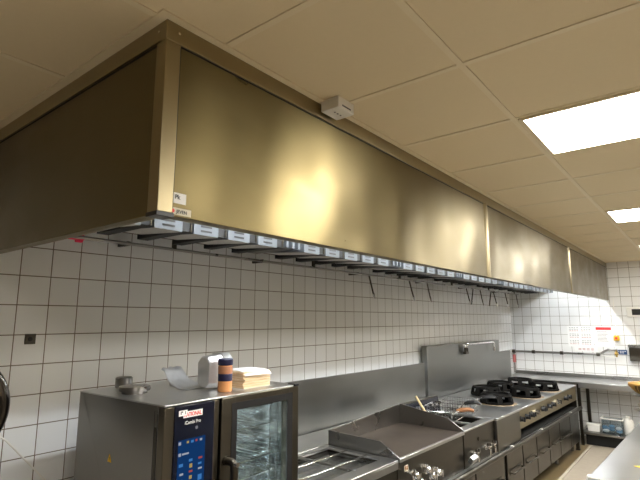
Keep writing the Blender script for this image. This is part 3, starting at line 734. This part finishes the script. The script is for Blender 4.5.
# things on the low shelf
t = thing('plastic_tub', 'white rectangular plastic tub with lid on the low shelf', 'tub', (1.26, 7.40, .1955))
bm = BM(); A = [(-.085,-.055),(.085,-.055),(.085,.055),(-.085,.055)]
va = [bm.verts.new((a*.88,b*.88,0)) for a,b in A]; vb = [bm.verts.new((a,b,.085)) for a,b in A]
for i in range(4): bm.faces.new((va[i],va[(i+1)%4],vb[(i+1)%4],vb[i]))
bm.faces.new(va[::-1]); bm.faces.new(vb); obj('tub_body', bm, 'white', t, bev=.006)
obj('tub_lid', box(BM(), -.092, .092, -.062, .062, .085, .105), 'white', t, bev=.005)
t = thing('storage_box', 'clear plastic storage box with blue contents on the low shelf', 'storage box', (1.505, 7.42, .1955))
bm = BM()
box(bm, -.13,.13,-.10,.10,0,.004); box(bm, -.13,.13,-.10,-.096,.004,.20); box(bm, -.13,.13,.096,.10,.004,.20); box(bm, -.13,-.126,-.096,.096,.004,.20); box(bm, .126,.13,-.096,.096,.004,.20)
obj('box_shell', bm, 'clear', t)
bm = BM(); box(bm, -.145,.145,-.115,-.096,.195,.21); box(bm, -.145,.145,.096,.115,.195,.21); box(bm, -.145,-.126,-.096,.096,.195,.21); box(bm, .126,.145,-.096,.096,.195,.21)
obj('box_rim', bm, 'white', t, bev=.003)
for i in range(9):
    a, b = -.09+.08*(i%3)+random.uniform(-.01,.01), -.045+.05*(i//3 % 2)
    bm = BM(); bmesh.ops.create_icosphere(bm, subdivisions=2, radius=1); 
    for v in bm.verts: v.co = Vector((v.co.x*.042+a, v.co.y*.03+b, v.co.z*.026+.033+.042*(i//6)+.02*(i%2)))
    tag(obj('packet', bm, 'blue_film' if i%4 else 'paper', loc=(1.505,7.42,.1965)), 'blue wrapped packet inside the clear storage box' if i%4 else 'white wrapped packet inside the clear storage box', 'packet', 'packets in the storage box')
t = thing('bottle', 'white rounded plastic bottle beside the clear storage box', 'bottle', (1.70, 7.42, .1955))
bm = BM(); lathe(bm, [(.060,0),(.066,.01),(.066,.17),(.055,.205),(.025,.222),(.022,.235)], 24); obj('bottle_body', bm, 'white', t)
bm = BM(); lathe(bm, [(.026,.232),(.026,.255),(.0,.257)], 18); obj('cap', bm, 'white', t)

# ------------------------------------------------------------------ on the far wall
Y = YF
t = thing('gas_pipe', 'grey gas pipe with a valve running along the far wall', 'pipe', (0, Y, 1.278))
bm = BM(); tube(bm, arc([(.035,-.06,-.36),(.035,-.06,0),(1.34,-.06,0),(1.46,-.06,.075),(1.60,-.06,.085)], 4, .03), .018, 12); obj('pipe_run', bm, 'steel', t)
bm = BM(); cyl(bm, (.035,-.06,-.19),(.035,-.06,-.06), .026); obj('red_sleeve', bm, 'ink_red', t, label='faded red sleeve')
for xx in (.035, .36, .80, 1.33):
    bm = BM(); cyl(bm, (xx-.025,-.06,0),(xx+.025,-.06,0), .028); box(bm, xx-.008, xx+.008, -.06, 0, -.012, .012); obj('pipe_coupling', bm, 'steel_dark', t)
bm = BM(); cyl(bm, (1.58,-.06,.085),(1.58,-.06,-.03), .014); cyl(bm, (1.555,-.06,.02),(1.605,-.06,.02), .022); obj('valve', bm, 'brass', t, label='brass valve')
bm = BM(); tube(bm, [(1.36,-.06,-.01),(1.45,-.06,-.03),(1.57,-.06,-.035)], .007, 8); obj('thin_hose', bm, 'white', t)
def lines(rows, y=-.0016):
    bm = BM()
    for (a, b, z, h) in rows: box(bm, a, b, y-.0005, y, z-h/2, z+h/2)
    return bm
t = thing('notice', 'large white notice with three columns of faint print on the far wall', 'notice', (.90, Y, 1.385))
obj('sheet', box(BM(), 0, .375, -.0016, 0, 0, .335), 'paper', t)
R1 = []; R2 = []
for c in range(2):
    for r in range(12):
        if r % 4 == 3: continue
        z = .305 - r*.026; a = .03 + c*.175
        for q in range(4):
            (R2 if r % 4 == 2 else R1).append((a+q*.036, a+q*.036+random.uniform(.018,.030), z, .007))
obj('printed_text', lines(R1), 'ink', t); obj('red_text', lines(R2), 'ink_red', t)
t = thing('notice', 'white notice with a red heading bar on the far wall', 'notice', (1.285, Y, 1.395))
obj('sheet', box(BM(), 0, .28, -.0016, 0, 0, .325), 'paper', t)
obj('heading_bar', box(BM(), .03, .245, -.0026, -.0016, .262, .305), 'red', t)
obj('printed_text', lines([(.045, .20+random.uniform(-.03,.04), .235-i*.021, .005) for i in range(8)]), 'ink', t)
t = thing('notice', 'small white notice below the large one on the far wall', 'notice', (.985, Y, 1.312))
obj('sheet', box(BM(), 0, .335, -.0014, 0, 0, .070), 'paper', t)
obj('red_text', lines([(.06+q*.06, .10+q*.06, .045-r*.018, .007) for q in range(4) for r in range(2)], -.0014), 'ink_red', t)
t = thing('wall_sign', 'small dark blue sign with white lettering on the far wall', 'sign', (1.645, Y, 1.322))
obj('plate', box(BM(), -.07, .07, -.006, 0, -.036, .036), 'blue', t, bev=.002)
obj('lettering', lines([(-.055+q*.03, -.055+q*.03+.022, .012-r*.022, .009) for q in range(4) for r in range(2) if not (r == 1 and q in (0,3))], -.006), 'paper', t)
t = thing('emergency_button', 'yellow box with a red push button on the far wall', 'button', (1.597, Y, 1.535))
obj('housing', box(BM(), -.036, .036, -.05, 0, -.038, .038), 'yellow', t, bev=.006)
bm = BM(); lathe(bm, [(.014,-.05),(.014,-.062),(.018,-.066),(.018,-.078),(.0,-.082)], 20, axis='y'); obj('push_button', bm, 'red', t)
bm = BM(); box(bm, -.006, .006, -.010, 0, .038, .62); obj('cable_conduit', bm, 'white', t)
t = thing('display_unit', 'white wall unit with a dark display near the right edge', 'display', (1.88, Y, 1.935))
obj('housing', box(BM(), -.115, .20, -.04, 0, -.075, .075), 'white', t, bev=.008)
obj('screen', box(BM(), -.045, .16, -.042, -.039, -.045, .045), 'void', t)
t = thing('towel_dispenser', 'grey steel towel dispenser mounted low on the far wall', 'dispenser', (1.90, Y, 1.20))
bm = BM(); prism(bm, [(0,0),(-.10,0),(-.12,.03),(-.12,.20),(0,.20)], -.145, .145, 'x'); obj('casing', bm, 'steel_dark', t, bev=.004)
bm = BM(); box(bm, -.155, .155, -.13, 0, .20, .245); obj('cover', bm, 'steel', t, bev=.006)

# ------------------------------------------------------------------ island worktop on the right
t = thing('island_counter', 'stainless island counter at the lower right corner', 'counter', (2.046, 1.7, 0), -math.atan(.038))
bm = BM(); box(bm, 0, 1.1, 0, 2.78, .862, .90); obj('worktop', bm, 'steel_mid', t, bev=.005)
bm = BM(); box(bm, .05, 1.05, .03, 2.74, .12, .862); obj('cabinet_body', bm, 'steel', t, bev=.003)
for a in (.1, 1.0):
    for b in (.1, 2.66):
        bm = BM(); cyl(bm, (a,b,0), (a,b,.121), .025); obj('foot', bm, 'steel_dark', t)
bm = BM(); box(bm, -.03, .03, -.02, .02, 0, .012); box(bm, -.034, -.022, -.02, .02, -.03, .012)
o = obj('plastic_clip', bm, 'white', bev=.003, loc=(2.105, 2.42, .9005)); tag(o, 'small white plastic clip on the island counter edge', 'clip')
bm = BM(); prism(bm, [(0,0),(.12,-.075),(.16,.03),(.11,.06)], 0, .002, 'z')
o = obj('yellow_card', bm, 'card', loc=(2.262,2.845,.9006)); o.rotation_euler = (0,0,math.radians(5)); tag(o, 'bright yellow card lying on the island counter at the right edge', 'card')
# tiered stand with bread basket, at the island's far end
t = thing('tiered_stand', 'steel two-tier stand at the far end of the island counter', 'stand', (2.26, 4.30, .9005))
bm = BM(); tube(bm, [(.12,0,0),(.12,0,.42)], .011, 10); obj('pole', bm, 'steel', t)
bm = BM(); lathe(bm, [(.11,0),(.11,.012),(.02,.02)], 24, o=(.06,0,0)); obj('base', bm, 'steel', t)
for zz in (.135, .262):
    bm = BM(); lathe(bm, [(.12,zz-.006),(.13,zz),(.0,zz)], 28, o=(.0,0,0)); box(bm, .0,.13,-.01,.01,zz-.008,zz-.002); obj('tier', bm, 'steel_dark', t)
t = thing('bread_basket', 'golden wicker basket on the upper tier at the right edge', 'basket', (2.26, 4.30, 1.1632))
bm = BM(); lathe(bm, [(.055,0),(.09,.02),(.125,.055),(.145,.09),(.138,.09),(.118,.058),(.085,.026),(.0,.012)], 36); obj('basket_shell', bm, 'wicker_dark', t)
for k in range(26):
    a = 2*PI*k/26
    bm = BM(); tube(bm, [((r+.003)*math.cos(a+tw), (r+.003)*math.sin(a+tw), z) for r, z, tw in ((.06,.006,0),(.092,.022,.12),(.126,.055,.25),(.146,.092,.36))], .005, 6)
    obj('wicker_strand', bm, 'wicker', t)
bm = BM(); tube(bm, [(.145*math.cos(2*PI*k/32), .145*math.sin(2*PI*k/32), .094) for k in range(33)], .009, 8); obj('basket_rim', bm, 'wicker', t)
for i, (a, b, c) in enumerate(((-.075,-.055,.098),(.05,-.04,.09),(.0,.05,.09),(.01,-.01,.125))):
    bm = BM(); bmesh.ops.create_icosphere(bm, subdivisions=3, radius=1)
    for v in bm.verts: v.co = Vector((v.co.x*.075, v.co.y*.045, v.co.z*.032*(1+.12*math.sin(v.co.x*9))))
    o = obj('bread_roll', bm, 'bread', loc=(2.26+a,4.30+b,1.1632+c-.012)); o.rotation_euler = (0,0,i*1.1)
    tag(o, 'golden brown bread roll heaped in the wicker basket', 'bread roll', 'bread rolls in the basket')
bm = BM(); bmesh.ops.create_icosphere(bm, subdivisions=4, radius=1)
for v in bm.verts:
    n = 1 + .16*math.sin(v.co.x*7+v.co.y*5) + .10*math.sin(v.co.z*9+v.co.y*8)
    v.co = Vector((v.co.x*.085*n, v.co.y*.085*n, max(-.04, v.co.z*.05*n)+.041))
tag(obj('folded_cloth', bm, 'cloth', loc=(2.26,4.28,1.0362)), 'crumpled off-white cloth on the tier under the basket', 'cloth')

# ------------------------------------------------------------------ camera and world
cam = bpy.data.cameras.new('camera'); co = bpy.data.objects.new('camera', cam); COL.objects.link(co)
cam.sensor_width = 36; cam.lens = 477.34/640*36; cam.clip_start = .02
co.location = (2.7212, -.9482, 1.8288); co.rotation_euler = (math.radians(90+9.404), 0, math.radians(38.598))
SC.camera = co
w = bpy.data.worlds.new('world'); SC.world = w; w.use_nodes = True
w.node_tree.nodes['Background'].inputs[0].default_value = (0,0,0,1)
SC.view_settings.view_transform = 'Standard'; SC.view_settings.look = 'None'; SC.view_settings.gamma = 1
SC.view_settings.use_curve_mapping = False; SC.view_settings.exposure = 1.5
SC.cycles.use_denoising = True; SC.cycles.max_bounces = 10; SC.cycles.diffuse_bounces = 6; SC.cycles.glossy_bounces = 6
SC.cycles.sample_clamp_indirect = 3; SC.cycles.blur_glossy = 1.5
